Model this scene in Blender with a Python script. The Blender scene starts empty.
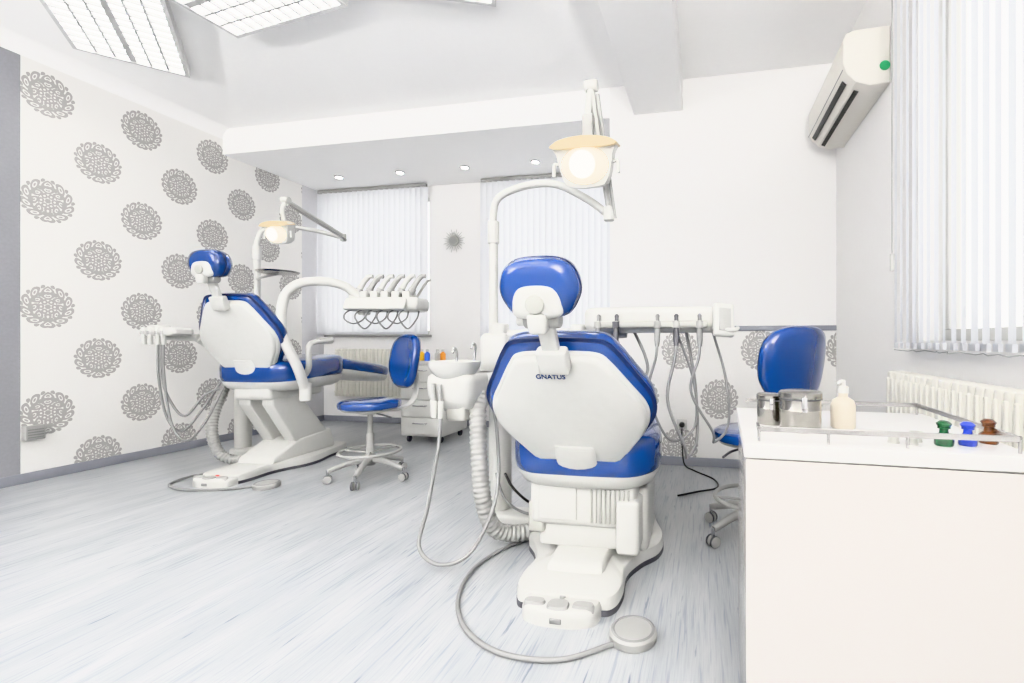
import bpy, bmesh, math, random
from mathutils import Vector, Matrix
random.seed(7)
D=bpy.data; C=bpy.context
sc=C.scene
try: sc.view_settings.view_transform='Khronos PBR Neutral'
except Exception: sc.view_settings.view_transform='Standard'
sc.view_settings.exposure=0.32
pi=math.pi
# ------------------------------------------------------------------ materials
def lin(c):
    return tuple((x/12.92 if x<=.04045 else ((x+.055)/1.055)**2.4) for x in c)
def rgb(r,g,b): return lin((r/255,g/255,b/255))
def mat(name,col,rough=.5,metal=0,coat=0,emit=None,es=0,noise=.03,nscale=30,trans=0,ior=1.45):
    m=D.materials.new(name); m.use_nodes=True
    nt=m.node_tree; b=nt.nodes['Principled BSDF']
    b.inputs['Roughness'].default_value=rough
    b.inputs['Metallic'].default_value=metal
    b.inputs['Coat Weight'].default_value=coat
    b.inputs['Coat Roughness'].default_value=.08
    b.inputs['Transmission Weight'].default_value=trans
    b.inputs['IOR'].default_value=ior
    n=nt.nodes.new('ShaderNodeTexNoise'); n.inputs['Scale'].default_value=nscale
    tc=nt.nodes.new('ShaderNodeTexCoord'); nt.links.new(tc.outputs['Object'],n.inputs['Vector'])
    mx=nt.nodes.new('ShaderNodeMix'); mx.data_type='RGBA'
    c1=[max(0,c*(1-noise)) for c in col]; c2=[min(1,c*(1+noise)) for c in col]
    mx.inputs[6].default_value=(*c1,1); mx.inputs[7].default_value=(*c2,1)
    nt.links.new(n.outputs['Fac'],mx.inputs[0]); nt.links.new(mx.outputs[2],b.inputs['Base Color'])
    if emit:
        b.inputs['Emission Color'].default_value=(*emit,1); b.inputs['Emission Strength'].default_value=es
    return m
WHITE=mat('wall_paint',(.85,.84,.83),.75,noise=.01)
CEIL=mat('ceiling_paint',(.91,.905,.90),.8,noise=.01)
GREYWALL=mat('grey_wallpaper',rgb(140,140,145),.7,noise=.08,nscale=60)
REVEAL=mat('reveal_paint',rgb(205,205,208),.7)
BASEB=mat('baseboard_grey',rgb(136,138,146),.5)
SHELL=mat('enamel_shell',(.54,.54,.52),.28,coat=.3)
SHELL2=mat('warm_grey_plastic',(.37,.37,.345),.35)
BLUE=mat('blue_vinyl',rgb(12,52,112),.16,coat=.8,noise=.08,nscale=8)
BLUE2=mat('blue_vinyl_seam',rgb(8,28,70),.4)
CHROME=mat('chrome',(.52,.52,.53),.15,metal=1)
RAILM=mat('rail_steel',(.48,.47,.46),.25,metal=1)
STEEL=mat('brushed_steel',(.34,.33,.31),.2,metal=1,noise=.08,nscale=90)
GREY=mat('hose_grey',(.21,.21,.21),.45)
LGREY=mat('light_grey_plastic',(.32,.32,.31),.4)
DGREY=mat('dark_grey_rubber',(.07,.07,.08),.5)
BLACK=mat('black_rubber',(.02,.02,.02),.5)
RED=mat('red_plastic',(.7,.03,.02),.4)
CAB=mat('cabinet_laminate',(.53,.505,.485),.15,coat=.5,noise=.005)
CABT=mat('cabinet_top',(.66,.65,.64),.3)
CREAM=mat('cream_radiator',rgb(214,212,204),.35)
ACW=mat('ac_plastic',rgb(220,217,210),.35)
BOTTLE=mat('bottle_plastic',rgb(206,198,184),.35)
LAMPG=mat('lamp_glass',(1,.92,.8),.2,emit=(1,.88,.70),es=1.2)
LAMPB=mat('lamp_bulb',(1,.9,.7),.2,emit=(1,.96,.88),es=12)
LAMPH=mat('lamp_hood',rgb(206,190,158),.3)
TUBE=mat('fluorescent',(1,1,1),.3,emit=(1,.985,.96),es=9)
LOUV=mat('louver',(.42,.42,.42),.5,metal=0)
FRAMEG=mat('fixture_frame',(.60,.60,.60),.5)
SPOT=mat('downlight_glow',(1,1,1),.3,emit=(1,.98,.95),es=25)
def glassm(name,c): return mat(name,c,.05,coat=.5,noise=.02)
GG=glassm('green_glass',(.01,.07,.025)); GB=glassm('blue_glass',(.02,.045,.34)); GBR=glassm('brown_glass',(.09,.03,.01))
def blindmat():
    m=D.materials.new('blind_fabric'); m.use_nodes=True; nt=m.node_tree
    for n in list(nt.nodes): nt.nodes.remove(n)
    o=nt.nodes.new('ShaderNodeOutputMaterial'); mx=nt.nodes.new('ShaderNodeMixShader')
    d=nt.nodes.new('ShaderNodeBsdfDiffuse'); t=nt.nodes.new('ShaderNodeBsdfTranslucent')
    no=nt.nodes.new('ShaderNodeTexNoise'); no.inputs['Scale'].default_value=120
    r=nt.nodes.new('ShaderNodeMix'); r.data_type='RGBA'
    r.inputs[6].default_value=(.74,.75,.77,1); r.inputs[7].default_value=(.80,.81,.83,1)
    nt.links.new(no.outputs['Fac'],r.inputs[0])
    nt.links.new(r.outputs[2],d.inputs['Color']); nt.links.new(r.outputs[2],t.inputs['Color'])
    mx.inputs[0].default_value=.52
    nt.links.new(d.outputs[0],mx.inputs[1]); nt.links.new(t.outputs[0],mx.inputs[2]); nt.links.new(mx.outputs[0],o.inputs[0])
    return m
BLIND=blindmat()
def wallpaper(name,axis,a0,z0,P=.57,Q=.767,rail=None):
    m=D.materials.new(name); m.use_nodes=True; nt=m.node_tree; b=nt.nodes['Principled BSDF']
    L=nt.links
    def M(op,a,b_=None,c=None):
        n=nt.nodes.new('ShaderNodeMath'); n.operation=op
        for i,v in enumerate((a,b_,c)):
            if v is None: continue
            if isinstance(v,(int,float)): n.inputs[i].default_value=v
            else: L.new(v,n.inputs[i])
        return n.outputs[0]
    g=nt.nodes.new('ShaderNodeNewGeometry'); s=nt.nodes.new('ShaderNodeSeparateXYZ'); L.new(g.outputs['Position'],s.inputs[0])
    A=s.outputs[axis]; Z=s.outputs['Z']
    def cell(x,x0,P):
        t=M('DIVIDE',M('SUBTRACT',x,x0),P)
        return M('MULTIPLY',M('SUBTRACT',t,M('ROUND',t)),P)
    ax,az=cell(A,a0,P),cell(Z,z0,Q)
    bx,bz=cell(A,a0+P/2,P),cell(Z,z0+Q/2,Q)
    ra=M('ADD',M('MULTIPLY',ax,ax),M('MULTIPLY',az,az)); rb=M('ADD',M('MULTIPLY',bx,bx),M('MULTIPLY',bz,bz))
    sel=M('LESS_THAN',ra,rb)
    def pick(u,v): return M('ADD',M('MULTIPLY',u,sel),M('MULTIPLY',v,M('SUBTRACT',1,sel)))
    dx=M('MULTIPLY',pick(ax,bx),1.08); dz=pick(az,bz)
    r=M('DIVIDE',M('SQRT',M('ADD',M('MULTIPLY',dx,dx),M('MULTIPLY',dz,dz))),.158)
    # mirror-symmetric about the vertical axis like a damask crest
    th=M('ARCTAN2',M('ABSOLUTE',dx),dz)
    th2=M('ADD',th,M('MULTIPLY',M('SINE',M('MULTIPLY',r,8)),.14))
    def rosette(n,rc,ph=0.0,tt=None):
        a=M('ADD',M('MULTIPLY',tt or th,n/(2*pi)),ph)
        f=M('MULTIPLY',M('SUBTRACT',a,M('ROUND',a)),2*pi/n)
        x=M('SUBTRACT',M('MULTIPLY',r,M('COSINE',f)),rc); y=M('MULTIPLY',r,M('SINE',f))
        return M('SQRT',M('ADD',M('MULTIPLY',x,x),M('MULTIPLY',y,y)))
    def band(v,c,w): return M('LESS_THAN',M('ABSOLUTE',M('SUBTRACT',v,c)),w)
    p1=rosette(10,.78,0,th2); p2=rosette(8,.48,0,th2); p3=rosette(10,.60,.5,th2); p4=rosette(6,.24,.5)
    p6=rosette(10,.93,.5,th2)
    inks=[band(p1,.155,.055),M('LESS_THAN',p1,.06),band(p2,.125,.048),M('LESS_THAN',p2,.045),M('LESS_THAN',p3,.10),
          band(p4,.08,.04),M('LESS_THAN',r,.11),band(r,.345,.022),M('LESS_THAN',p6,.085)]
    mask=inks[0]
    for i_ in inks[1:]: mask=M('MAXIMUM',mask,i_)
    mx=nt.nodes.new('ShaderNodeMix'); mx.data_type='RGBA'
    w=nt.nodes.new('ShaderNodeTexNoise'); w.inputs['Scale'].default_value=3
    mp=nt.nodes.new('ShaderNodeMapping'); mp.inputs['Scale'].default_value=(20,20,200)
    L.new(g.outputs['Position'],mp.inputs[0]); L.new(mp.outputs[0],w.inputs['Vector'])
    bg=nt.nodes.new('ShaderNodeMix'); bg.data_type='RGBA'
    bg.inputs[6].default_value=(.76,.75,.73,1); bg.inputs[7].default_value=(.82,.81,.79,1); L.new(w.outputs['Fac'],bg.inputs[0])
    L.new(bg.outputs[2],mx.inputs[6]); mx.inputs[7].default_value=(*rgb(162,160,158),1)
    L.new(mask,mx.inputs[0]); L.new(mx.outputs[2],b.inputs['Base Color'])
    b.inputs['Roughness'].default_value=.65
    return m
WPL=wallpaper('damask_wallpaper_left','Y',2.486,.477)
WPB=wallpaper('damask_wallpaper_back','X',-.2,.145,P=.62,Q=.78)
def floormat():
    m=D.materials.new('vinyl_floor'); m.use_nodes=True; nt=m.node_tree; b=nt.nodes['Principled BSDF']; L=nt.links
    g=nt.nodes.new('ShaderNodeNewGeometry')
    def noise(scale,sc,det=6,off=0):
        mp=nt.nodes.new('ShaderNodeMapping'); mp.inputs['Scale'].default_value=scale; mp.inputs['Location'].default_value=(off,off,0)
        L.new(g.outputs['Position'],mp.inputs[0]); n=nt.nodes.new('ShaderNodeTexNoise'); n.inputs['Scale'].default_value=sc; n.inputs['Detail'].default_value=det
        L.new(mp.outputs[0],n.inputs['Vector']); return n.outputs['Fac']
    def ramp(fac,p):
        r=nt.nodes.new('ShaderNodeValToRGB'); L.new(fac,r.inputs[0]); e=r.color_ramp.elements
        e[0].position=p[0][0]; e[0].color=(*p[0][1],1); e[1].position=p[1][0]; e[1].color=(*p[1][1],1)
        for q in p[2:]:
            x=e.new(q[0]); x.color=(*q[1],1)
        return r.outputs[0]
    def mul(a,b_,f):
        mx=nt.nodes.new('ShaderNodeMix'); mx.data_type='RGBA'; mx.blend_type='MULTIPLY'; mx.inputs[0].default_value=f
        L.new(a,mx.inputs[6]); L.new(b_,mx.inputs[7]); return mx.outputs[2]
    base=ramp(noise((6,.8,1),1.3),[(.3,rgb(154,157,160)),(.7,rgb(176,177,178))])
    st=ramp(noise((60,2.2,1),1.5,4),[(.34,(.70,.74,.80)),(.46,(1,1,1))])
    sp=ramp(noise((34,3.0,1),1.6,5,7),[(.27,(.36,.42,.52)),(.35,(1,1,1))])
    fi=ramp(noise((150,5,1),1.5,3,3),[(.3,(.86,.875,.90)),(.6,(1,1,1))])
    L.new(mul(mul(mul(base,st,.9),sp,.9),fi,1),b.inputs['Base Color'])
    b.inputs['Roughness'].default_value=.3
    return m
FLOOR=floormat()
# ------------------------------------------------------------------ mesh helpers
def root(name,loc=(0,0,0),rz=0):
    e=D.objects.new(name,None); e.empty_display_size=.1; C.collection.objects.link(e)
    e.location=loc; e.rotation_euler=(0,0,rz); return e
def finish(bm,name,mt,parent=None,M=None,ang=38):
    if M is not None: bmesh.ops.transform(bm,matrix=M,verts=bm.verts)
    bmesh.ops.recalc_face_normals(bm,faces=bm.faces)
    for f in bm.faces: f.smooth=True
    for e in bm.edges:
        if len(e.link_faces)==2 and e.calc_face_angle(0)>math.radians(ang): e.smooth=False
    me=D.meshes.new(name); bm.to_mesh(me); bm.free()
    o=D.objects.new(name,me); C.collection.objects.link(o)
    for x in (mt if isinstance(mt,(list,tuple)) else [mt]): me.materials.append(x)
    if parent: o.parent=parent
    return o
def T(x,y,z): return Matrix.Translation((x,y,z))
def R(a,ax): return Matrix.Rotation(math.radians(a),4,ax)
def addbox(bm,lo,hi,bev=0,seg=2,M=None):
    r=bmesh.ops.create_cube(bm,size=1)
    S=Matrix.Diagonal((hi[0]-lo[0],hi[1]-lo[1],hi[2]-lo[2],1))
    c=T(*[(a+b)/2 for a,b in zip(lo,hi)])
    bmesh.ops.transform(bm,matrix=(M or Matrix())@c@S,verts=r['verts'])
    if bev:
        es=list({e for v in r['verts'] for e in v.link_edges})
        bmesh.ops.bevel(bm,geom=es,offset=bev,segments=seg,affect='EDGES',profile=.5)
def box(name,lo,hi,mt,parent=None,bev=0,seg=3,M=None):
    bm=bmesh.new(); addbox(bm,lo,hi,bev,seg); return finish(bm,name,mt,parent,M)
def addcyl(bm,p1,p2,r1,r2=None,n=24):
    p1=Vector(p1);p2=Vector(p2); d=p2-p1; L=d.length
    q=d.to_track_quat('Z','Y').to_matrix().to_4x4()
    bmesh.ops.create_cone(bm,cap_ends=True,segments=n,radius1=r1,radius2=r1 if r2 is None else r2,depth=L,matrix=T(*((p1+p2)/2))@q)
def cyl(name,p1,p2,r1,mt,parent=None,r2=None,n=28,M=None,bev=0):
    bm=bmesh.new(); addcyl(bm,p1,p2,r1,r2,n)
    if bev:
        es=[e for e in bm.edges if len(e.link_faces)==2 and e.calc_face_angle(0)>1]
        bmesh.ops.bevel(bm,geom=es,offset=bev,segments=3,affect='EDGES',profile=.5)
    return finish(bm,name,mt,parent,M)
def cr(pts,n=8,closed=False):
    P=[Vector(p) for p in pts]; out=[]; N=len(P)
    rng=range(N if closed else N-1)
    for i in rng:
        if closed: p0,p1,p2,p3=P[i-1],P[i],P[(i+1)%N],P[(i+2)%N]
        else:
            p1,p2=P[i],P[i+1]; p0=P[i-1] if i else p1*2-p2; p3=P[i+2] if i+2<N else p2*2-p1
        for k in range(n):
            t=k/n
            out.append(.5*((2*p1)+(p2-p0)*t+(2*p0-5*p1+4*p2-p3)*t*t+(3*p1-p0-3*p2+p3)*t**3))
    if not closed: out.append(P[-1])
    return out
def addsweep(bm,pts,rad,k=12,closed=False,flat=None):
    N=len(pts); rings=[]; up=None
    for i,p in enumerate(pts):
        a=pts[i-1] if (i or closed) else p; b=pts[(i+1)%N] if (i<N-1 or closed) else p
        t=(b-a).normalized()
        if up is None:
            up=Vector((0,0,1)) if abs(t.z)<.9 else Vector((1,0,0))
        up=(up-t*up.dot(t)).normalized(); s=t.cross(up)
        r=rad(i/(N-1)) if callable(rad) else rad
        fx,fy=flat or (1,1)
        rings.append([bm.verts.new(p+(s*math.cos(2*pi*j/k)*fx+up*math.sin(2*pi*j/k)*fy)*r) for j in range(k)])
    for i in range(N if closed else N-1):
        A,B=rings[i],rings[(i+1)%N]
        for j in range(k): bm.faces.new((A[j],A[(j+1)%k],B[(j+1)%k],B[j]))
    if not closed:
        bm.faces.new(rings[0]); bm.faces.new(rings[-1])
def tube(name,pts,rad,mt,parent=None,n=8,k=12,closed=False,M=None,flat=None,raw=False):
    bm=bmesh.new(); P=[Vector(p) for p in pts] if raw else cr(pts,n,closed)
    addsweep(bm,P,rad,k,closed,flat); return finish(bm,name,mt,parent,M)
def corrug(name,pts,r,mt,parent=None,step=.006):
    P=cr(pts,40); Q=[];acc=0;tgt=0
    for i in range(len(P)-1):
        d=(P[i+1]-P[i]).length
        while tgt<=acc+d and d>0:
            Q.append(P[i].lerp(P[i+1],(tgt-acc)/d)); tgt+=step
        acc+=d
    bm=bmesh.new(); N=len(Q)
    addsweep(bm,Q,lambda t:r*(1 if int(round(t*(N-1)))%4<2 else .88),16)
    return finish(bm,name,mt,parent,ang=60)
def puffy(name,outline,rings,mt,parent=None,M=None,c=None,ang=50,raw=False):
    O=[Vector((p[0],p[1],0)) for p in outline] if raw else cr([(p[0],p[1],0) for p in outline],6,True)
    if c is None: c=sum(O,Vector())/len(O)
    else: c=Vector((c[0],c[1],0))
    bm=bmesh.new(); rr=[]
    for s,z in rings:
        rr.append([bm.verts.new((c.x+(p.x-c.x)*s,c.y+(p.y-c.y)*s,z)) for p in O])
    k=len(O)
    for A,B in zip(rr,rr[1:]):
        for j in range(k): bm.faces.new((A[j],A[(j+1)%k],B[(j+1)%k],B[j]))
    for rg,z in ((rr[0],rings[0][1]),(rr[-1],rings[-1][1])):
        v=bm.verts.new((c.x,c.y,z))
        for j in range(k): bm.faces.new((rg[j],rg[(j+1)%k],v))
    return finish(bm,name,mt,parent,M,ang)
def cush(t,e=.03):
    return [(.86,0),(.94,e*.12),(.985,e*.45),(1,e),(1,t-e),(.985,t-e*.5),(.95,t-e*.15),(.86,t+.004),(.6,t+.012)]
def lathe(name,prof,mt,parent=None,M=None,n=32,ang=38):
    bm=bmesh.new(); rr=[]
    for r,z in prof:
        rr.append([bm.verts.new((r*math.cos(2*pi*j/n),r*math.sin(2*pi*j/n),z)) for j in range(n)] if r>1e-6 else [bm.verts.new((0,0,z))])
    for A,B in zip(rr,rr[1:]):
        for j in range(n):
            a,b=A[j%len(A)],A[(j+1)%len(A)]; c_,d=B[(j+1)%len(B)],B[j%len(B)]
            vs=[]
            for v in (a,b,c_,d):
                if v not in vs: vs.append(v)
            if len(vs)>2: bm.faces.new(vs)
    for rg in (rr[0],rr[-1]):
        if len(rg)>1: bm.faces.new(rg)
    return finish(bm,name,mt,parent,M,ang)
def sym(half):
    return [(x,y) for x,y in half]+[(-x,y) for x,y in reversed(half)]
# ------------------------------------------------------------------ room
XL,XR,YB,YA,YF=-4.68,.97,3.72,4.95,-2.2
H=3.09; HA=2.84; XJ=-.77; t=.2
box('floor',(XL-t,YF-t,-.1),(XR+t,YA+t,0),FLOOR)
box('ceiling',(XL-t,YF-t,H),(XR+t,YB+.3,H+.12),CEIL)
box('ceiling_alcove',(XL,YB,HA),(XJ,YA+.0,H-.001),CEIL)
box('wall_left',(XL-t,2.35,0),(XL,4.63,H),WPL)
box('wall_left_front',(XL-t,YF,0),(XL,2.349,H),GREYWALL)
box('wall_left_reveal',(XL-t,4.631,0),(XL,YA,H),REVEAL)
box('wall_back',(XJ,YB,0),(XR+t,YB+.15,1.09),WPB)
box('wall_back_upper',(XJ,YB,1.09),(XR+t,YB+.15,H),WHITE)
box('trim_1',(XJ,YB-.012,1.075),(XR,YB+.001,1.115),BASEB,bev=.004)
box('wall_alcove_right',(XJ,YB+.15,0),(XJ+.15,YA+t,H),WHITE)
def wall_open(name,axis,c0,c1,u0,u1,z1,openings,mt):
    bm=bmesh.new()
    def seg(a,b,z0,zz):
        if b-a<1e-4 or zz-z0<1e-4: return
        if axis=='x': addbox(bm,(a,c0,z0),(b,c1,zz))
        else: addbox(bm,(c0,a,z0),(c1,b,zz))
    u=u0
    for (a,b,z0,zz) in openings:
        seg(u,a,0,z1); seg(a,b,0,z0); seg(a,b,zz,z1); u=b
    seg(u,u1,0,z1)
    return finish(bm,name,mt)
W1=(-4.62,-3.22,1.07,2.74); W2=(-2.46,-.85,1.0,2.74)
wall_open('wall_alcove_back','x',YA,YA+t,XL-t,XJ,H,[W1,W2],WHITE)
WR=(.45,2.36,1.0,2.72)
wall_open('wall_right','y',XR,XR+t,YF,YB,H,[WR],WHITE)
W3=(-3.9,.3,.9,2.4)  # invented rear window opening, added to let in soft frontal fill light
wall_open('wall_rear','x',YF-t,YF,XL-t,XR+t,H,[W3],WHITE)
def window(name,axis,c,u0,u1,z0,z1,n=2):
    e=root(name)
    bm=bmesh.new(); w=.05
    def b(a,b_,za,zb):
        if axis=='x': addbox(bm,(a,c,za),(b_,c+.05,zb),.005)
        else: addbox(bm,(c,a,za),(c+.05,b_,zb),.005)
    b(u0,u1,z0,z0+w); b(u0,u1,z1-w,z1)
    for i in range(n+1):
        x=u0+(u1-u0-w)*i/n; b(x,x+w,z0+w,z1-w)
    finish(bm,'frame',SHELL,e)
    if axis=='x': box('sill',(u0-.03,c-.13,z0-.03),(u1+.03,c,z0-.001),LGREY,e,bev=.005)
    return e
window('window_1','x',YA+.1,*W1); window('window_2','x',YA+.1,*W2)
window('window_3','y',XR+.1,*WR); window('added_fill_window','x',YF-.12,*W3,n=4)
def bb(name,lo,hi): box(name,lo,hi,BASEB,bev=.004)
bb('baseboard_left',(XL,YF,0),(XL+.015,YA,.07))
bb('baseboard_back',(XJ,YB-.015,0),(XR,YB,.07))
bb('baseboard_alcove',(XL+.015,YA-.015,0),(XJ,YA,.07))
bb('baseboard_right',(XR-.015,YF,0),(XR,YB-.015,.07))
def cove(name,y0,y1):
    bm=bmesh.new(); s=.10; pr=[(0,-s)]+[(s-s*math.cos(a),-s+s*math.sin(a)) for a in [pi/2*i/8 for i in range(1,9)]]+[(0,0)]
    A=[bm.verts.new((XL+x,y0,H+z)) for x,z in pr]; B=[bm.verts.new((XL+x,y1,H+z)) for x,z in pr]; k=len(pr)
    for j in range(k): bm.faces.new((A[j],A[(j+1)%k],B[(j+1)%k],B[j]))
    bm.faces.new(A); bm.faces.new(B); finish(bm,name,CEIL)
cove('trim_2',YF,YB)
box('ceiling_beam',(-.57,YF,HA),(-.175,YB,H),CEIL,bev=.004)
# ------------------------------------------------------------------ blinds
def blinds(axis,c,u0,u1,z0,z1,ang,sp=.082,jit=3,cv=.006):
    e=root('vertical_blinds')
    bm=bmesh.new(); n=int((u1-u0)/sp); w=.089; S=6
    bw=bmesh.new()
    for i in range(n+1):
        u=u0+sp*(i+.5)
        if u>u1: break
        a=math.radians(ang+random.uniform(-jit,jit))
        pos=(u,c) if axis=='x' else (c,u)
        Mx=T(pos[0],pos[1],0)@Matrix.Rotation(a+(0 if axis=='x' else pi/2),4,'Z')
        vs=[]
        for z in (z0,z1):
            for k in range(S+1):
                x=-w/2+w*k/S; yb=cv*(1-(2*k/S-1)**2)
                vs.append(bm.verts.new(Mx@Vector((x,yb,z))))
        for k in range(S): bm.faces.new((vs[k],vs[k+1],vs[k+S+2],vs[k+S+1]))
        addbox(bw,(-w/2,-.004,z0-.005),(w/2,.008,z0+.02),M=Mx)
    finish(bm,'slats',BLIND,e); finish(bw,'weights',BLIND,e)
    if axis=='x': box('head_rail',(u0,c-.02,z1),(u1,c+.03,z1+.035),LGREY,e,bev=.003)
    else: box('head_rail',(c-.02,u0,z1),(c+.03,u1,z1+.035),LGREY,e,bev=.003)
    if axis=='y':
        tube('bead_chain',[(c,u0,z0-.004)]+[(c+random.uniform(-.03,.03),u0+(u1-u0)*i/40,z0-.012-.006*(i%2)) for i in range(1,40)],.0018,LGREY,e,n=2,k=6)
        tube('pull_cord',[(c+.01,u1+.02,z1),(c+.01,u1+.022,1.6),(c+.01,u1+.02,1.42)],.002,LGREY,e,k=6)
        cyl('cord_weight',(c+.01,u1+.02,1.34),(c+.01,u1+.02,1.42),.010,SHELL,e)
    return e
blinds('x',YA-.10,-4.66,-3.2,1.08,HA-.04,20,sp=.070,jit=2)
blinds('x',YA-.10,-2.5,-.80,1.02,HA-.04,20,sp=.070,jit=2)
blinds('y',XR-.085,.3,2.44,.97,2.80,-20,jit=5,cv=.008,sp=.064)
# ------------------------------------------------------------------ ceiling fixtures
def fixture(cx,cy,rz,L=1.2,W=.6,z=3.02):
    e=root('fluorescent_ceiling_light',(cx,cy,z),math.radians(rz))
    h=H-z-.002
    bm=bmesh.new(); f=.025
    addbox(bm,(-L/2,-W/2,0),(L/2,-W/2+f,h)); addbox(bm,(-L/2,W/2-f,0),(L/2,W/2,h))
    addbox(bm,(-L/2,-W/2+f,0),(-L/2+f,W/2-f,h)); addbox(bm,(L/2-f,-W/2+f,0),(L/2,W/2-f,h))
    finish(bm,'housing',FRAMEG,e)
    box('diffuser',(-L/2+f,-W/2+f,h-.012),(L/2-f,W/2-f,h-.008),TUBE,e)
    bm=bmesh.new(); nx=int(L/.085); ny=6
    for j in range(1,ny):
        hw=.018 if j==3 else .007
        y=-W/2+f+(W-2*f)*j/ny; addbox(bm,(-L/2+f,y-hw,.004),(L/2-f,y+hw,.026))
    for i in range(1,nx):
        x=-L/2+f+(L-2*f)*i/nx; addbox(bm,(x-.007,-W/2+f,.006),(x+.007,W/2-f,.024))
    finish(bm,'louver_grid',LOUV,e)
fixture(-3.65,2.22,-42.6)
fixture(-2.63,2.18,-7,L=.95)
fixture(-1.57,2.14,22,L=.95)
fixture(-3.0,.2,-20); fixture(-1.3,.2,10); fixture(-2.4,-1.3,0)  # extra fixtures out of view, added to raise the room light
for i,x in enumerate((-4.04,-3.27,-2.5,-1.71)):
    e=root('recessed_downlight',(x,4.48,HA))
    lathe('ring',[(.03,-.001),(.048,-.001),(.048,-.008),(.034,-.010)],CHROME,e)
    lathe('glow',[(0,-.014),(.025,-.013),(.034,-.010),(.034,-.002),(0,-.002)],SPOT,e)
for x,y in ((-4.2,-1.7),(.45,-1.75)):  # unseen uplighters, added behind the camera to brighten the ceiling
    e=root('added_fill_lamp',(x,y,0))
    lathe('base',[(0,0),(.16,0),(.16,.02),(.03,.035),(.015,.05),(0,.05)],CHROME,e)
    cyl('pole',(0,0,.04),(0,0,1.70),.014,CHROME,e)
    lathe('bowl',[(0,1.68),(.05,1.69),(.15,1.75),(.21,1.84),(.20,1.84),(.14,1.765),(.04,1.71),(0,1.705)],SHELL,e)
    li=D.lights.new('uplight','AREA'); li.shape='DISK'; li.size=.34; li.energy=400; li.color=(1,.985,.96)
    lo=D.objects.new('uplight',li); C.collection.objects.link(lo); lo.parent=e; lo.location=(0,0,1.83); lo.rotation_euler=(pi,0,0)
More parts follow.
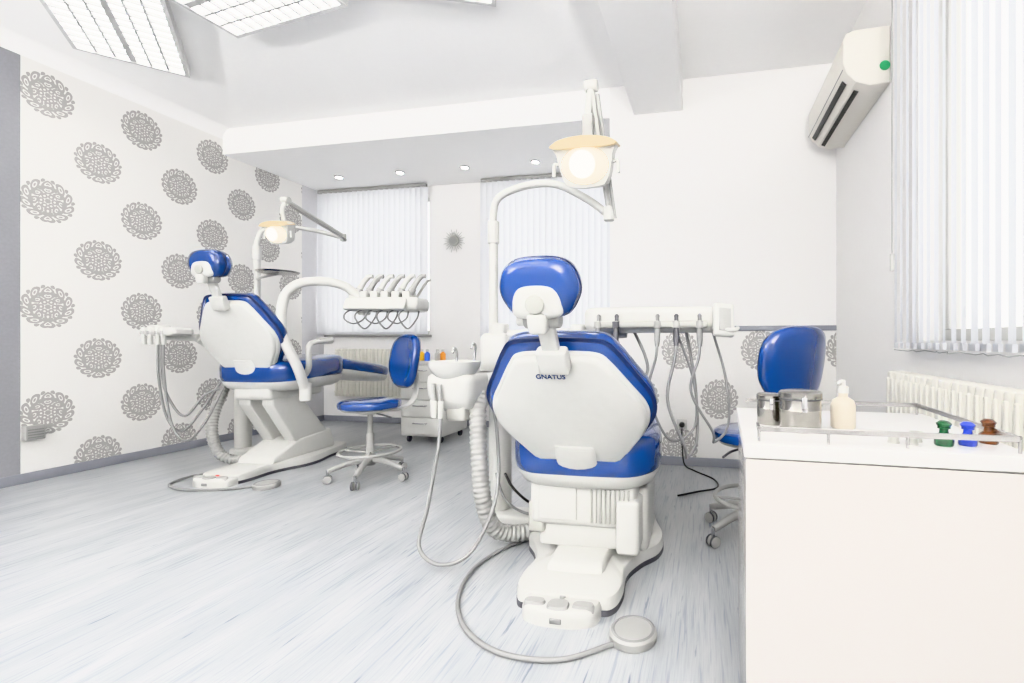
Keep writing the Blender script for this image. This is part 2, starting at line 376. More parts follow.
# ------------------------------------------------------------------ dental chair
BACK=sym([(.07,0),(.14,.012),(.175,.045),(.235,.135),(.29,.225),(.312,.30),(.30,.375),(.25,.46),(.19,.555),(.15,.595),(.07,.605)])
BACKC=sym([(.07,.02),(.15,.035),(.19,.07),(.25,.155),(.31,.245),(.335,.32),(.325,.40),(.275,.49),(.215,.59),(.17,.635),(.08,.645)])
def backM(y,z,a):
    a=math.radians(a); s,c=math.sin(a),math.cos(a)
    return Matrix(((1,0,0,0),(0,-s,-c,y),(0,c,-s,z),(0,0,0,1)))
def dental_chair(loc,rz,Hs,rec=35,arm=False,label=False,hr=18):
    e=root('dental_chair',loc,math.radians(rz))
    plate=sym([(.12,-.41),(.185,-.385),(.205,-.29),(.20,-.15),(.245,-.03),(.31,.07),(.325,.2),(.28,.36),(.24,.55),(.18,.66),(.08,.68)])
    if arm: plate=[(x*.78,y) for x,y in plate]
    puffy('base_gasket',plate,[(1.004,0),(1.004,.022)],DGREY,e,ang=30)
    puffy('base_plate',plate,[(1,.016),(1.0,.050),(.985,.066),(.95,.072)],SHELL,e,ang=40)
    if not arm: puffy('base_cover',sym([(.09,-.26),(.12,-.23),(.13,-.08),(.17,.05),(.17,.4),(.1,.52)]),[(1,.05),(.97,.085),(.93,.10),(.85,.105)],SHELL,e)
    puffy('foot_control_bar',[(-.13,-.47),(-.145,-.41),(-.12,-.365),(0,-.35),(.12,-.365),(.145,-.41),(.13,-.47),(.07,-.497),(0,-.502),(-.07,-.497)],
          [(1,0),(1.0,.035),(.97,.052),(.9,.058)],SHELL,e,ang=60)
    for i,x in enumerate((-.09,0,.09)):
        puffy('foot_button',[(x-.035,-.49+abs(x)*.2),(x+.035,-.49+abs(x)*.2),(x+.03,-.44),(x-.03,-.44)],[(1,.04),(1,.06),(.9,.068)],LGREY,e)
        box('button_slot',(x-.022,-.506+abs(x)*.28,.014),(x+.022,-.488+abs(x)*.28,.034),GREY,e,bev=.004)
    cyl('indicator',(-.0,-.41,.055),(0,-.41,.063),.012,RED if arm else LGREY,e)
    zb=Hs-.19
    if Hs<.7:
        bm=bmesh.new()
        addbox(bm,(-.235,-.13,.20),(.235,.36,zb),.03,3)
        addbox(bm,(-.20,-.10,.10),(.20,.34,.215),.015,2)
        finish(bm,'lift_housing',SHELL,e)
        bm=bmesh.new()
        for i in range(9): addbox(bm,(.04+i*.02,-.139,.225),(.048+i*.02,-.128,zb-.04),.002,1)
        finish(bm,'vent_ribs',SHELL2,e)
        box('service_cover',(-.19,-.139,.23),(-.02,-.127,zb-.03),SHELL,e,bev=.006)
        box('motor_box',(.15,-.15,.10),(.25,.10,.33),SHELL,e,bev=.02)
        box('motor_box_side',(-.245,-.12,.16),(-.17,.2,.30),SHELL2,e,bev=.015)
        box('side_fairing',(.20,-.02,.06),(.275,.30,.36),SHELL,e,bev=.03)
    else:
        bm=bmesh.new()
        addbox(bm,(-.16,-.16,zb-.11),(.16,.36,zb),.03,3)
        finish(bm,'seat_carrier',SHELL,e)
        for x in (-.10,.10):
            bm=bmesh.new()
            pr=[(-.12,zb-.05),(.08,zb-.04),(.44,.20),(.46,.08),(.16,.08),(-.12,zb-.15)]
            A=[bm.verts.new((x-.05,y,z)) for y,z in pr]; B=[bm.verts.new((x+.05,y,z)) for y,z in pr]
            bm.faces.new(A); bm.faces.new(B)
            for j in range(6): bm.faces.new((A[j],A[(j+1)%6],B[(j+1)%6],B[j]))
            bmesh.ops.bevel(bm,geom=list(bm.edges),offset=.012,segments=3,affect='EDGES',profile=.5)
            finish(bm,'lift_arm',SHELL,e)
        bm=bmesh.new()
        pr=[(-.14,.06),(-.12,.11),(.12,.22),(.46,.24),(.52,.06)]
        A=[bm.verts.new((-.155,y,z)) for y,z in pr]; B=[bm.verts.new((.155,y,z)) for y,z in pr]
        bm.faces.new(A); bm.faces.new(B)
        for j in range(5): bm.faces.new((A[j],A[(j+1)%5],B[(j+1)%5],B[j]))
        bmesh.ops.bevel(bm,geom=list(bm.edges),offset=.025,segments=3,affect='EDGES',profile=.5)
        finish(bm,'base_housing',SHELL,e)
    seat=sym([(.12,-.20),(.24,-.18),(.315,-.09),(.33,.06),(.30,.28),(.255,.48),(.14,.53)])
    puffy('seat_shell',seat,[(.80,-.04),(.9,-.02),(.97,.02),(.985,.05)],SHELL,e,T(0,0,zb))
    puffy('seat_cushion',seat,cush(.17,.055),BLUE,e,T(0,0,zb+.02)@R(3,'X'))
    leg=sym([(.12,0),(.235,.03),(.25,.2),(.235,.5),(.20,.72),(.10,.78)])
    LM=T(0,.46,Hs-.125)@R(-9,'X')
    puffy('leg_rest_shell',leg,[(.8,-.035),(.93,-.02),(.99,.01),(.99,.03)],SHELL,e,LM)
    puffy('leg_rest_cushion',leg,cush(.10,.04),BLUE,e,LM@T(0,0,.022))
    BM=backM(-.13,Hs-.13,rec)
    puffy('backrest_cushion',BACKC,cush(.085,.03),BLUE,e,BM@T(0,0,-.085),c=(0,.33))
    puffy('backrest_piping',BACKC,[(.99,0),(1.008,.004),(1.008,.010),(.99,.014)],BLUE2,e,BM@T(0,0,-.022),c=(0,.33))
    puffy('backrest_shell',BACK,[(1,-.018),(1,.006),(.992,.014),(.975,.018),(.968,.018),(.962,.026),(.948,.033),(.9,.038),(.5,.044)],SHELL,e,BM,c=(0,.31),ang=40)
    tube('back_bracket',[(0,.16,.038),(0,.06,.045),(0,-.05,.03),(0,-.17,-.02)],.085,SHELL,e,M=BM,k=16,flat=(1,.20) )
    cyl('hinge',(-.12,-.10,Hs-.17),(.12,-.10,Hs-.17),.045,SHELL,e,bev=.01)
    bm=bmesh.new(); addbox(bm,(-.055,.55,.03),(.055,.65,.078),.012,3); addbox(bm,(-.03,.6,.04),(.03,.78,.066),.006,2)
    finish(bm,'headrest_stem',SHELL,e,BM)
    s,c=math.sin(math.radians(rec)),math.cos(math.radians(rec))
    hp=Vector((0,-.13-s*.80-c*.05,Hs-.13+c*.80-s*.05))
    cyl('headrest_joint',(-.06,hp.y,hp.z-.03),(.06,hp.y,hp.z-.03),.028,LGREY,e,bev=.006)
    cyl('headrest_knob',(-.085,hp.y,hp.z-.03),(-.06,hp.y,hp.z-.03),.02,SHELL,e,bev=.005)
    HM=backM(hp.y,hp.z,hr)
    ho=sym([(.045,-.02),(.09,-.008),(.123,.04),(.130,.085),(.108,.14),(.055,.168)])
    puffy('headrest_cushion',ho,[(.8,-.10),(.92,-.09),(.985,-.065),(1,-.035),(.98,-.008),(.9,.012),(.7,.022)],BLUE,e,HM@T(0,0,.03))
    puffy('headrest_piping',ho,[(.99,0),(1.012,.004),(1.012,.012),(.99,.016)],BLUE2,e,HM@T(0,0,-.012))
    puffy('headrest_plate',[(-.065,-.01),(.065,-.01),(.078,.035),(.055,.08),(0,.09),(-.055,.08),(-.078,.035)],[(1,.03),(1,.052),(.9,.062),(.6,.066)],SHELL,e,HM)
    cyl('headrest_dial',(0,.035,.06),(0,.035,.078),.030,SHELL2,e,M=HM,bev=.005)
    box('headrest_lever',(-.03,-.06,.035),(.03,.005,.08),SHELL,e,bev=.012,M=HM)
    if label:
        cu=D.curves.new('label','FONT'); cu.body='GNATUS'; cu.size=.028; cu.extrude=.0012; cu.offset=.0004; cu.align_x='CENTER'
        o=D.objects.new('label',cu); C.collection.objects.link(o); o.data.materials.append(BLUE)
        o.parent=e; o.matrix_local=BM@T(-.03,.508,.0415)
    if arm:
        tube('armrest',[(.31,.0,Hs-.12),(.36,-.02,Hs-.05),(.36,-.02,Hs+.10),(.36,.05,Hs+.14),(.35,.22,Hs+.145)],.020,SHELL,e)
        tube('armrest_pad',[(.355,.08,Hs+.148),(.35,.22,Hs+.15)],.026,SHELL,e)
    return e
dental_chair((-.52,2.03,0),1,.60,35,label=True)
dental_chair((-3.35,3.02,0),3,.85,21,arm=True,hr=6)
# ------------------------------------------------------------------ operating lamp parts
def lamp_parts(e,o,Pole,top,J,Tp,Lp,mid,w=.25,face=(0,-1,-.25)):
    def q(p): return tuple(Vector(p)-Vector(o))
    tube('lamp_pole',[q(p) for p in [(Pole[0],Pole[1],.25),(Pole[0],Pole[1],1.0),(Pole[0],Pole[1],top-.12)]],.024,SHELL,e,n=4,k=16)
    tube('lamp_arch_arm',[q((Pole[0],Pole[1],top-.16)),q((Pole[0],Pole[1],top-.06))]+[q(m) for m in mid]+[q(J)],.019,SHELL,e,k=14)
    cyl('pole_collar',q((Pole[0],Pole[1],top-.22)),q((Pole[0],Pole[1],top-.10)),.031,SHELL,e,bev=.006)
    cyl('arm_joint',q((J[0],J[1],J[2]-.03)),q((J[0],J[1],J[2]+.035)),.027,SHELL,e,bev=.006)
    JT=[q((J[0],J[1],J[2]+.02)),q(Tp)]
    tube('lamp_link_arm',JT,.02,SHELL,e,flat=(1,.7),n=3)
    tube('lamp_link_rod',[(a[0]+.03,a[1]+.0,a[2]-.04) for a in JT],.009,LGREY,e,n=3)
    cyl('top_joint',(q(Tp)[0]-.03,q(Tp)[1],q(Tp)[2]),(q(Tp)[0]+.03,q(Tp)[1],q(Tp)[2]),.026,SHELL,e,bev=.005)
    tube('lamp_yoke',[q(Tp),q((Lp[0],Lp[1]+.03,(Tp[2]+Lp[2])/2+.05)),q((Lp[0],Lp[1]+.05,Lp[2]+.09))],.016,SHELL,e)
    f=Vector(face).normalized(); rt=Vector((0,0,1)).cross(f).normalized(); up=f.cross(rt)
    M=Matrix((( rt.x,up.x,f.x,q(Lp)[0]),(rt.y,up.y,f.y,q(Lp)[1]),(rt.z,up.z,f.z,q(Lp)[2]),(0,0,0,1)))
    k=w/.25
    hood=[(-.125*k,.085*k),(.125*k,.085*k),(.125*k,.03*k),(.10*k,-.07*k),(.06*k,-.10*k),(-.06*k,-.10*k),(-.10*k,-.07*k),(-.125*k,.03*k)]
    puffy('lamp_housing',hood,[(.6,-.09*k),(.85,-.07*k),(1,-.03*k),(1,.02*k),(.98,.03*k)],SHELL,e,M,c=(0,0))
    vis=[(-.128*k,.06*k),(.128*k,.06*k),(.125*k,.085*k),(.07*k,.10*k),(0,.105*k),(-.07*k,.10*k),(-.125*k,.085*k)]
    puffy('lamp_visor',vis,[(.97,-.05*k),(1,-.045*k),(1,.052*k),(.97,.058*k)],LAMPH,e,M)
    go=[(.105*k*math.cos(a),-.012*k+.078*k*math.sin(a)) for a in [2*pi*i/16 for i in range(16)]]
    puffy('lamp_glass',go,[(1,.02*k),(.99,.035*k),(.93,.05*k),(.8,.064*k),(.6,.074*k),(.3,.080*k)],LAMPG,e,M)
    lathe('lamp_bulb',[(0,.066*k),(.04*k,.070*k),(.056*k,.078*k),(.04*k,.088*k),(0,.092*k)],LAMPB,e,M@T(0,-.012*k,0),n=24)
    for x in (-1,1):
        tube('lamp_handle',[(x*.12*k,0,0),(x*.142*k,0,.01),(x*.145*k,-.05*k,.02)],.008,SHELL,e,M=M)
# ------------------------------------------------------------------ unit of near chair
def unit_near():
    o=(-1.12,2.30,0); e=root('dental_delivery_unit',o)
    def q(*p): return (p[0]-o[0],p[1]-o[1],p[2]-o[2])
    box('floor_link',q(-1.12,2.2,.0),q(-.86,2.36,.10),SHELL,e,bev=.02)
    cyl('column',q(-1.08,2.32,.05),q(-1.08,2.32,.80),.055,SHELL,e,bev=.01)
    box('column_head',q(-1.17,2.24,.78),q(-1.02,2.38,1.04),SHELL,e,bev=.03)
    lamp_parts(e,o,(-1.115,2.30),1.74,(-.45,2.15,1.60),(-.505,2.02,2.15),(-.52,1.99,1.79),
               [(-1.08,2.29,1.76),(-.94,2.26,1.80),(-.75,2.22,1.79),(-.58,2.18,1.70)],.255)
    box('lamp_neck',q(-.545,2.0,1.87),q(-.495,2.04,2.02),LGREY,e,bev=.008)
    M=T(*q(-1.18,2.02,0))
    lathe('spittoon_bowl',[(0,.80),(.05,.80),(.09,.83),(.118,.875),(.122,.90),(.116,.902),(.108,.89),(.085,.85),(.04,.825),(0,.82)],SHELL,e,M,n=40)
    tube('water_spout',[q(-1.22,2.10,.84),q(-1.22,2.11,.93),q(-1.21,2.07,.965),q(-1.20,2.04,.94)],.006,CHROME,e)
    tube('cup_filler',[q(-1.14,2.12,.84),q(-1.13,2.13,.96),q(-1.12,2.09,.985),q(-1.12,2.07,.96)],.006,CHROME,e)
    puffy('spittoon_body',[(-.09,-.07),(.09,-.07),(.12,.02),(.11,.26),(0,.30),(-.11,.26),(-.12,.02)],[(.6,.66),(.85,.68),(.97,.74),(1,.80),(.97,.83),(.9,.84)],SHELL,e,M,ang=60)
    box('spittoon_arm',q(-1.16,2.12,.72),q(-1.04,2.32,.84),SHELL,e,bev=.02)
    box('strainer_box',q(-1.20,1.97,.62),q(-1.10,2.10,.70),SHELL2,e,bev=.015)
    for x,y in ((-1.26,1.97),(-1.235,1.94),(-1.20,1.935)):
        cyl('suction_tip',q(x,y,.70),q(x-.004,y-.006,.80),.010,LGREY,e); cyl('suction_grip',q(x,y,.64),q(x,y,.72),.014,SHELL,e,bev=.003)
    tube('suction_hose',[q(-1.20,1.935,.65),q(-1.205,1.92,.50),q(-1.22,1.86,.25),q(-1.22,1.80,.10),q(-1.10,1.77,.05),q(-.98,1.82,.10),q(-.93,1.95,.3),q(-1.0,2.1,.55),q(-1.08,2.18,.75)],.0085,GREY,e,n=10)
    corrug('drain_hose',[q(-1.09,2.09,.74),q(-1.06,2.02,.62),q(-1.03,1.98,.42),q(-1.01,1.98,.25),q(-.98,2.02,.12),q(-.92,2.08,.07),q(-.82,2.16,.06)],.04,LGREY,e)
    for k_,(a,b_) in enumerate(((-.02,.0),(.03,.05))):
        tube('supply_line',[q(-1.06+a,2.26,.30),q(-.99+a,2.20,.20+b_),q(-.92+a,2.22,.13+b_),q(-.84,2.26,.10+b_),q(-.78,2.28,.16+b_)],.007,BLACK if k_ else GREY,e)
    tube('delivery_arm',[q(-1.08,2.30,1.02),q(-.88,2.33,1.03),q(-.62,2.36,1.035),q(-.40,2.36,1.045)],.032,SHELL,e,flat=(.8,1))
    cyl('arm_pivot',q(-.66,2.36,.98),q(-.66,2.36,1.085),.045,SHELL,e,bev=.01)
    cyl('arm_pivot_low',q(-1.08,2.30,1.0),q(-1.08,2.30,1.09),.05,SHELL,e,bev=.01)
    U=T(*q(-.23,2.36,1.06))@R(2,'Z')
    puffy('delivery_head',[(-.32,-.12),(.24,-.13),(.31,-.10),(.33,.0),(.31,.14),(.2,.17),(-.25,.17),(-.33,.12),(-.35,.0)],[(.9,-.02),(.98,-.008),(1,.025),(1,.075),(.98,.095),(.93,.104)],SHELL,e,U,ang=60)
    puffy('tray_mat',[(-.25,-.06),(.2,-.06),(.22,.1),(-.25,.1)],[(1,.10),(1,.108)],LGREY,e,U)
    box('instrument_rail',(-.31,-.165,.0),(.24,-.115,.035),SHELL2,e,bev=.01,M=U)
    PM=U@T(.315,-.15,.04)@R(-14,'X')@R(18,'Z')
    box('control_panel',(-.055,-.018,-.085),(.045,.018,.075),SHELL,e,bev=.012,M=PM)
    box('control_display',(-.035,-.021,-.06),(.025,-.016,.05),LGREY,e,bev=.002,M=PM)
    tube('handle_bar',[(.26,-.12,.0),(.30,-.17,-.01),(.36,-.17,-.01),(.38,-.10,.0)],.010,SHELL,e,M=U)
    xs=(-.29,-.20,-.0,.09,.2)
    for i,x in enumerate(xs):
        Hm=U@T(x,-.155,-.01)@R(-14,'X')
        lathe('handpiece',[(0,-.08),(.010,-.08),(.014,-.05),(.015,-.01),(.010,.03),(.009,.06),(.011,.072),(.006,.08),(0,.081)],[DGREY if i in(1,3) else (SHELL if i%2 else GREY)],e,Hm,n=16)
        lathe('holder',[(.015,-.02),(.023,-.02),(.023,.012),(.015,.012)],DGREY if i==1 else LGREY,e,U@T(x,-.15,.02),n=16)
    low=[.60,.74,.50,.42,.50]
    for i,(x,z) in enumerate(zip(xs,low)):
        zz=z-1.05; d=.07+.03*(i%3)
        tube('instrument_hose',[(x,-.17,-.06),(x-.005,-.18,-.14),(x-.04,-.17,zz*.55),(x-.02+.02*i,-.14,zz+.06),(x+d*.7,-.10,zz),(x+d*1.4,-.06,zz+.08),(x+d*1.3,-.03,zz*.45),(x+d*.6,-.01,.01)],.008 if i%2 else .0065,GREY,e,M=U,n=10)
    return e
unit_near()
# ------------------------------------------------------------------ unit of far chair
def unit_far():
    o=(-3.84,3.22,0); e=root('dental_delivery_unit',o)
    def q(*p): return (p[0]-o[0],p[1]-o[1],p[2]-o[2])
    cyl('column',q(-3.84,3.22,0.0),q(-3.84,3.22,.95),.06,SHELL,e,bev=.01)
    box('column_head',q(-3.92,3.12,.70),q(-3.72,3.30,.98),SHELL,e,bev=.03)
    box('floor_link',q(-3.9,3.14,0),q(-3.6,3.30,.1),SHELL,e,bev=.02)
    lamp_parts(e,o,(-3.72,3.24),1.90,(-3.22,3.62,1.93),(-3.20,3.02,2.09),(-3.22,2.98,1.83),
               [(-3.69,3.27,1.94),(-3.58,3.34,1.98),(-3.42,3.48,1.98)],.21)
    lathe('instrument_tray',[(0,0),(.14,0),(.15,.012),(.145,.014),(.135,.006),(0,.006)],RAILM,e,T(*q(-3.36,3.1,1.54)))
    tube('tray_arm',[q(-3.72,3.24,1.52),q(-3.6,3.16,1.52),q(-3.36,3.1,1.535)],.012,SHELL,e)
    tube('assistant_arm',[q(-3.82,3.16,.85),q(-3.80,2.98,.92),q(-3.80,2.84,1.01)],.026,SHELL,e)
    tube('assistant_arm_link',[q(-3.80,2.84,1.02),q(-4.0,2.76,1.03)],.028,SHELL,e,n=3)
    U=T(*q(-3.98,2.74,1.05))@R(-10,'Z')
    puffy('assistant_holder',[(-.19,-.06),(.20,-.07),(.23,0),(.19,.08),(-.17,.08),(-.22,.01)],[(.9,-.015),(1,0),(1,.03),(.9,.045)],SHELL,e,U)
    box('holder_pad',(-.16,-.03,.04),(-.02,.05,.065),SHELL,e,bev=.01,M=U)
    for i,x in enumerate((-.13,-.05,.05,.12)):
        cyl('suction_handle',(x,-.06,-.08),(x,-.065,.05),.015,SHELL,e,M=U,bev=.003)
        cyl('suction_socket',(x,-.06,-.005),(x,-.06,.02),.022,LGREY,e,M=U)
    for i,(x,zl) in enumerate(((.05,.22),(.12,.16),(.09,.34))):
        tube('suction_hose',[(x,-.062,-.08),(x+.0,-.06,-.3),(x+.03,-.03,zl-.82),(x+.10,.03,zl-.95),(x+.20,.10,zl-.8),(x+.22,.2,-.4),(x+.17,.34,-.2)],.0085,GREY,e,M=U,n=10)
    corrug('drain_hose',[q(-3.74,3.10,.80),q(-3.70,2.94,.60),q(-3.70,2.86,.35),q(-3.66,2.88,.14),q(-3.56,2.94,.07),q(-3.44,3.02,.07)],.038,LGREY,e)
    tube('delivery_arm',[q(-2.98,2.98,.62),q(-2.97,2.90,.80),q(-3.04,2.84,1.05),q(-3.05,2.86,1.30),q(-2.99,2.92,1.42),q(-2.86,3.00,1.45),q(-2.73,3.08,1.42),q(-2.64,3.14,1.33)],.034,SHELL,e,k=16)
    cyl('arm_base',q(-2.98,2.98,.54),q(-2.98,2.98,.68),.04,SHELL,e,bev=.01)
    cyl('delivery_pivot',q(-2.63,3.17,1.20),q(-2.63,3.17,1.36),.045,SHELL,e,bev=.01)
    U=T(*q(-2.48,3.22,1.25))@R(8,'Z')
    puffy('delivery_head',[(-.24,-.10),(.26,-.12),(.31,-.05),(.30,.12),(.2,.16),(-.2,.15),(-.28,.05)],[(.9,-.02),(.98,-.01),(1,.02),(1,.06),(.96,.08)],SHELL,e,U,ang=60)
    box('control_panel',(-.24,-.02,-.05),(.24,.02,.045),SHELL,e,bev=.012,M=U@T(0,-.135,.03)@R(-25,'X'))
    for i in range(6):
        x=-.21+i*.085
        box('holder_block',(x-.030,-.1,.05),(x+.030,.02,.13),SHELL,e,bev=.01,M=U)
        Hm=U@T(x,-.06,.08)@R(22,'Y')@R(-12,'X')
        tube('handpiece',[(0,0,0),(0,0,.08),(.004,0,.15),(.018,0,.195),(.045,0,.21)],lambda t:.023-.006*t,SHELL if i%2==0 else LGREY,e,M=Hm)
        cyl('holder',(0,0,.03),(0,0,.08),.028,LGREY,e,M=Hm,bev=.004)
        tube('whip_arm',[(x,.04,.06),(x+.02,.07,.12),(x+.07,.10,.22),(x+.11,.08,.235)],.010,SHELL2,e,M=U)
        tube('instrument_hose',[(x,-.06,.0),(x-.015,-.15,-.04),(x-.01,-.17,-.09),(x+.03,-.12,-.12-.04*(i%2)),(x+.06,-.04,-.08),(x+.06,0,-.01)],.006,GREY,e,M=U)
    return e
unit_far()
# ------------------------------------------------------------------ pedals
def pedal(loc,pts):
    e=root('foot_pedal',loc)
    lathe('disc',[(0,0),(.076,0),(.080,.006),(.080,.026),(.074,.033),(.066,.034),(0,.036)],[LGREY],e,n=40)
    lathe('disc_ring',[(.070,.030),(.074,.0345),(.066,.037),(.062,.034)],GREY,e,n=40)
    tube('pedal_cord',[(p[0]-loc[0],p[1]-loc[1],.009) for p in pts],.0085,GREY,e,n=10)
pedal((-.237,1.527,0),[(-.29,1.477),(-.442,1.369),(-.638,1.362),(-.812,1.457),(-.931,1.62),(-.985,1.82),(-.96,2.0),(-.904,2.12),(-.86,2.2)])
pedal((-2.93,2.62,0),[(-3.0,2.60),(-3.15,2.50),(-3.4,2.45),(-3.62,2.52),(-3.68,2.70),(-3.60,2.86),(-3.50,2.93)])
tube('power_cable',[(-.17,2.96,.01),(-.05,3.06,.01),(.08,3.17,.01),(.06,3.36,.01),(-.08,3.55,.01),(-.16,3.66,.03),(-.18,3.69,.2),(-.18,3.70,.30)],.006,BLACK,n=10)
def outlet(loc,rz=0,col=BLACK):
    e=root('wall_outlet',loc,rz)
    box('plate',(-.04,-.012,-.04),(.04,-.001,.04),SHELL,e,bev=.004)
    cyl('plug',(0,-.04,0),(0,-.012,0),.022,col,e,bev=.004)
outlet((-.18,YB,.33))
outlet((XL,4.8,.40),pi/2)
e=root('wall_vent_box',(XL,2.40,.35))
box('body',(.001,-.05,-.05),(.05,.05,.05),LGREY,e,bev=.006)
bm=bmesh.new()
for i in range(4): addbox(bm,(.048,-.04,-.035+i*.018),(.053,.04,-.027+i*.018),.001)
finish(bm,'louvres',GREY,e)
# ------------------------------------------------------------------ stools
def stool(loc,rz,seat_z=.55,back=(.0,-.25,.87),w=.18,hh=.165,sup=.02):
    e=root('dental_stool',loc,math.radians(rz))
    for i in range(5):
        a=2*pi*i/5+.3-math.radians(rz-128); dx,dy=math.cos(a),math.sin(a)
        tube('spoke',[(0,0,.14),(dx*.12,dy*.12,.13),(dx*.26,dy*.26,.085)],lambda t:.026-.009*t,LGREY,e,n=5)
        cx,cy=dx*.265,dy*.265
        cyl('caster_stem',(cx,cy,.05),(cx,cy,.095),.009,CHROME,e)
        px,py=-dy,dx
        for s in (-1,1):
            cyl('caster_wheel',(cx+px*s*.008,cy+py*s*.008,.028),(cx+px*s*.024,cy+py*s*.024,.028),.028,LGREY,e,bev=.004)
            cyl('caster_tyre',(cx+px*s*.010,cy+py*s*.010,.028),(cx+px*s*.022,cy+py*s*.022,.028),.0282,DGREY,e)
    cyl('hub',(0,0,.10),(0,0,.18),.036,LGREY,e,bev=.006)
    cyl('outer_column',(0,0,.15),(0,0,.33),.026,LGREY,e)
    cyl('gas_lift',(0,0,.30),(0,0,seat_z-.09),.018,LGREY,e)
    tube('foot_ring',[(.20*math.cos(a),.20*math.sin(a),.20) for a in [2*pi*i/24 for i in range(24)]],.011,LGREY,e,n=2,closed=True)
    for i in range(3):
        a=2*pi*i/3+.5; cyl('ring_strut',(0,0,.19),(.2*math.cos(a),.2*math.sin(a),.20),.007,LGREY,e)
    lathe('seat_pan',[(0,-.10),(.06,-.10),(.11,-.085),(.18,-.07),(.19,-.055),(0,-.05)],SHELL2,e,T(0,0,seat_z))
    lathe('seat_cushion',[(0,-.065),(.18,-.065),(.205,-.05),(.21,-.03),(.205,-.012),(.185,.0),(.12,.006),(0,.004)],BLUE,e,T(0,0,seat_z),n=40)
    bx,by,bz=back
    tube('back_support',[(0,-.08,seat_z-.085),(bx,by*.8,seat_z-.09),(bx,by*1.18,seat_z-.03),(bx,by*1.28,bz-.14),(bx,by*1.15,bz-sup)],.026,SHELL,e,flat=(1.2,.5),k=14)
    BMx=backM(by,bz,8); k=hh/.155
    bo=[(-w*.45,-.15*k),(w*.45,-.15*k),(w*.9,-.08*k),(w,.03*k),(w*.85,.115*k),(w*.4,.155*k),(-w*.4,.155*k),(-w*.85,.115*k),(-w,.03*k),(-w*.9,-.08*k)]
    o=puffy('backrest',bo,[(.8,-.035),(.93,-.03),(1,-.012),(1,.01),(.95,.026),(.8,.034),(.4,.036)],BLUE,e,None)
    for v in o.data.vertices: v.co.z-= (v.co.x**2)*1.1
    o.data.transform(BMx)
    tube('seat_lever',[(-.05,0,seat_z-.09),(-.16,0,seat_z-.095),(-.24,-.02,seat_z-.11)],.006,DGREY,e)
    return e
stool((-2.38,2.93,0),158,.57,back=(0,-.29,.84),w=.165,hh=.205)
stool((.25,2.44,0),42,.55,back=(0,-.27,.885),w=.215,hh=.178,sup=.15)
# ------------------------------------------------------------------ sideboard cabinet
e=root('reception_cabinet',(.085,1.03,0),math.radians(-2))
Wc,Dc,Zc=.535,.52,.78
box('carcass',(0.004,.0,.0),(Wc-.004,Dc,Zc-.03),CAB,e,bev=.002)
box('top',(-.002,-.012,Zc-.03),(Wc+.002,Dc+.003,Zc),CABT,e,bev=.002)
box('front_panel',(.002,-.011,.02),(Wc-.002,-.0005,Zc-.034),CAB,e,bev=.001)
rz=Zc+.028
bm=bmesh.new()
for p,q_ in (((.03,.015,rz),(Wc-.02,.015,rz)),((Wc-.02,.015,rz),(Wc-.02,Dc-.03,rz)),((.03,Dc-.02,rz),(Wc-.02,Dc-.02,rz)),((.03,.015,rz),(.03,.06,rz))):
    addbox(bm,(min(p[0],q_[0])-.003,min(p[1],q_[1])-.003,rz-.006),(max(p[0],q_[0])+.003,max(p[1],q_[1])+.003,rz+.006),.001,1)
for x in (.03,.17,.32,Wc-.02): addcyl(bm,(x,.015,Zc),(x,.015,rz),.0035,n=10)
for x in (.2,Wc-.02): addcyl(bm,(x,Dc-.02,Zc),(x,Dc-.02,rz),.0035,n=10)
finish(bm,'gallery_rail',RAILM,e)
def wpos(lat,d): return (-.192*d+.981*lat, .981*d+.192*lat)
def canister(lat,d,r,h):
    x,y=wpos(lat,d); e=root('steel_canister',(x,y,Zc))
    lathe('body',[(0,0),(r*.96,0),(r,.004),(r,h*.5),(r*1.02,h*.52),(r,h*.54),(r,h*.82),(r*.9,h*.82)],STEEL,e,n=40)
    lathe('lid',[(r*.3,h*.8),(r*1.04,h*.8),(r*1.05,h*.84),(r*1.04,h*.93),(r*.95,h*.97),(r*.5,h),(0,h)],STEEL,e,n=40)
    lathe('band',[(r*1.0,h*.76),(r*1.03,h*.77),(r*1.03,h*.79),(r*1.0,h*.80)],DGREY,e,n=40)
    box('clasp',(-.006,-r*1.12,h*.5),(.006,-r*.99,h*.86),CHROME,e,bev=.001)
canister(.455,1.13,.048,.100); canister(.412,1.22,.034,.082)
x,y=wpos(.575,1.16); e=root('pump_bottle',(x,y,Zc))
lathe('body',[(0,0),(.026,0),(.029,.004),(.029,.058),(.024,.070),(.011,.078),(.011,.090),(0,.090)],BOTTLE,e)
lathe('cap',[(0,.088),(.013,.088),(.013,.104),(.006,.106),(.005,.120),(0,.120)],SHELL,e)
tube('nozzle',[(0,0,.116),(-.008,-.01,.118),(-.018,-.018,.112)],.0035,SHELL,e)
for lat,d,m_,k in ((.69,.965,GG,1),(.74,.965,GB,.95),(.80,.985,GBR,1)):
    x,y=wpos(lat,d); e=root('glass_bottle',(x,y,Zc))
    lathe('body',[(0,0),(.016*k,0),(.018*k,.003),(.018*k,.018*k),(.009*k,.026*k),(.008*k,.034*k),(.012*k,.036*k),(.012*k,.039*k),(0,.040*k)],m_,e,n=24)
    lathe('stopper',[(0,.039*k),(.012*k,.040*k),(.015*k,.046*k),(.008*k,.052*k),(0,.053*k)],m_,e,n=24)
for lat,d in ((.60,.99),(.63,.975),(.655,1.0)):
    x,y=wpos(lat,d); e=root('dappen_dish',(x,y,Zc))
    lathe('body',[(0,0),(.012,0),(.010,.008),(.014,.022),(.012,.022),(.007,.012),(0,.011)],SHELL2,e,n=20)
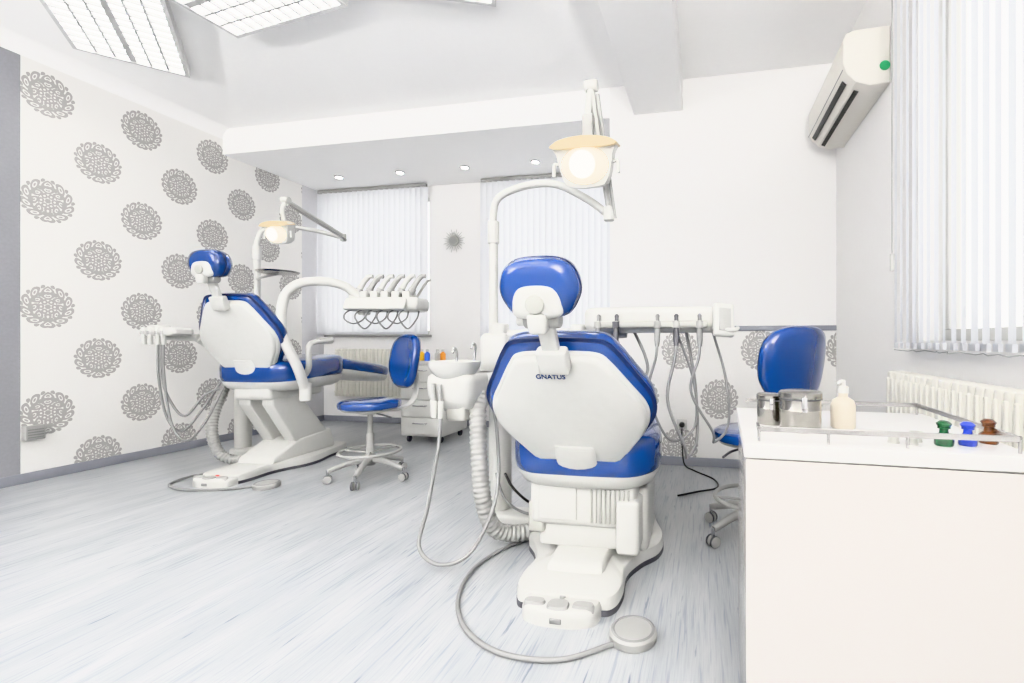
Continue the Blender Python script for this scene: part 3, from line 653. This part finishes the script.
# ------------------------------------------------------------------ radiators
def radiator(name,loc,rz,L,z0,z1,dp=.09):
    e=root(name,loc,rz); n=int(L/.048); bm=bmesh.new()
    for i in range(n):
        x=i*L/n
        addbox(bm,(x+.003,-dp,z0),(x+L/n-.003,-.02,z1),.012,2)
        addbox(bm,(x+.014,-dp-.006,z0+.03),(x+L/n-.014,-dp+.01,z1-.03),.004,1)
    addcyl(bm,(0,-dp/2-.01,z1-.05),(L,-dp/2-.01,z1-.05),.025); addcyl(bm,(0,-dp/2-.01,z0+.05),(L,-dp/2-.01,z0+.05),.025)
    finish(bm,'sections',CREAM,e)
    bm=bmesh.new()
    for x in (.1,L-.1): addbox(bm,(x,-.03,z0+.1),(x+.03,-.001,z0+.14))
    for x in (.0,L): addcyl(bm,(x-.02 if x==0 else x+.0,-dp/2-.01,z0+.05),(x if x==0 else x+.02,-dp/2-.01,z0+.05),.014)
    finish(bm,'brackets',CREAM,e)
radiator('radiator',(-4.45,YA,0),0,1.15,.32,.90)
radiator('radiator',(XR-.015,2.42,0),-pi/2,1.6,.22,.855,dp=.10)
# ------------------------------------------------------------------ air conditioner
e=root('air_conditioner',(XR,2.68,2.375))
bm=bmesh.new(); pr=[(0,0),(-.10,-.005),(-.17,.02),(-.215,.07),(-.235,.13),(-.235,.25),(-.22,.285),(-.18,.30),(0,.305)]
Lc=.86
A=[bm.verts.new((x,0,z)) for x,z in pr]; B=[bm.verts.new((x,Lc,z)) for x,z in pr]
bm.faces.new(A); bm.faces.new(B)
for j in range(len(pr)): bm.faces.new((A[j],A[(j+1)%len(pr)],B[(j+1)%len(pr)],B[j]))
bmesh.ops.bevel(bm,geom=[x for x in bm.edges if abs(x.verts[0].co.y-x.verts[1].co.y)<1e-5],offset=.012,segments=3,affect='EDGES',profile=.5)
bmesh.ops.translate(bm,verts=bm.verts,vec=(-.001,0,0))
finish(bm,'body',ACW,e,ang=25)
bm=bmesh.new()
addbox(bm,(-.004,.08,-.008),(.004,Lc-.06,.022),M=T(-.205,0,.052)@R(-42,'Y'))
addbox(bm,(-.004,.08,-.012),(.004,Lc-.06,.014),M=T(-.148,0,.006)@R(-66,'Y'))
finish(bm,'air_slots',BLACK,e)
box('front_seam',(-.2375,.01,.092),(-.2345,Lc-.01,.095),GREY,e)
cyl('sticker_side',(-.03,-.0025,.09),(-.03,.0,.09),.026,mat('green_sticker',(.03,.3,.12),.4),e)
# ------------------------------------------------------------------ alcove drawer cabinet
e=root('drawer_cabinet',(-2.70,4.02,0))
w_=.22
box('carcass',(-w_,0,.07),(w_,.48,.77),SHELL,e,bev=.006)
box('top',(-w_-.02,-.02,.77),(w_+.02,.5,.80),SHELL,e,bev=.006)
for i in range(4):
    z=.09+i*.17
    box('drawer_front',(-w_+.01,-.02,z),(w_-.01,.0,z+.16),SHELL,e,bev=.006)
    tube('handle',[(-.07,-.02,z+.11),(-.06,-.045,z+.11),(.06,-.045,z+.11),(.07,-.02,z+.11)],.005,CHROME,e)
for x in (-.17,.17):
    for y in (.06,.42):
        cyl('caster',(x-.012,y,.033),(x+.012,y,.033),.033,DGREY,e,bev=.004); cyl('caster_stem',(x,y,.04),(x,y,.08),.01,CHROME,e)
cols=[(.7,.05,.03),(.8,.5,.05),(.05,.15,.6),(.8,.8,.78),(.75,.3,.05)]
for i,c_ in enumerate(cols):
    e=root('supply_bottle',(-2.86+i*.085,4.10+.04*(i%2),.80))
    lathe('body',[(0,0),(.024,0),(.026,.004),(.026,.07),(.012,.085),(.012,.092),(0,.092)],mat('label_plastic',c_,.4) if i!=3 else SHELL,e,n=20)
    lathe('cap',[(0,.09),(.014,.09),(.014,.112),(0,.114)],SHELL,e,n=20)
# sunburst clock
e=root('sunburst_clock',(-2.89,YA,2.17))
cyl('disc',(0,-.03,0),(0,-.001,0),.062,SHELL2,e,bev=.005)
cyl('face',(0,-.034,0),(0,-.029,0),.045,LGREY,e)
bm=bmesh.new()
for i in range(24):
    a=2*pi*i/24; l=.14 if i%2 else .115
    addcyl(bm,(.05*math.cos(a),-.015,.05*math.sin(a)),(l*math.cos(a),-.015,l*math.sin(a)),.006,.003,8)
finish(bm,'rays',SHELL,e)
# ------------------------------------------------------------------ world + camera
w=D.worlds.new('World'); sc.world=w; w.use_nodes=True
nt=w.node_tree; bg=nt.nodes['Background']
sky=nt.nodes.new('ShaderNodeTexSky'); sky.sky_type='HOSEK_WILKIE'; sky.turbidity=8; sky.sun_direction=(0.3,-.4,.85)
mx=nt.nodes.new('ShaderNodeMix'); mx.data_type='RGBA'; mx.inputs[0].default_value=.95
nt.links.new(sky.outputs[0],mx.inputs[6]); mx.inputs[7].default_value=(1,.99,.98,1)
nt.links.new(mx.outputs[2],bg.inputs[0]); bg.inputs[1].default_value=2.3
cam=D.cameras.new('camera'); co=D.objects.new('camera',cam); C.collection.objects.link(co)
co.location=(0,0,1.0); co.rotation_euler=(pi/2,0,math.radians(11.07))
cam.sensor_width=36; cam.lens=460/1024*36; cam.shift_x=-103/1024; cam.shift_y=-.001
cam.clip_start=.02
sc.camera=co
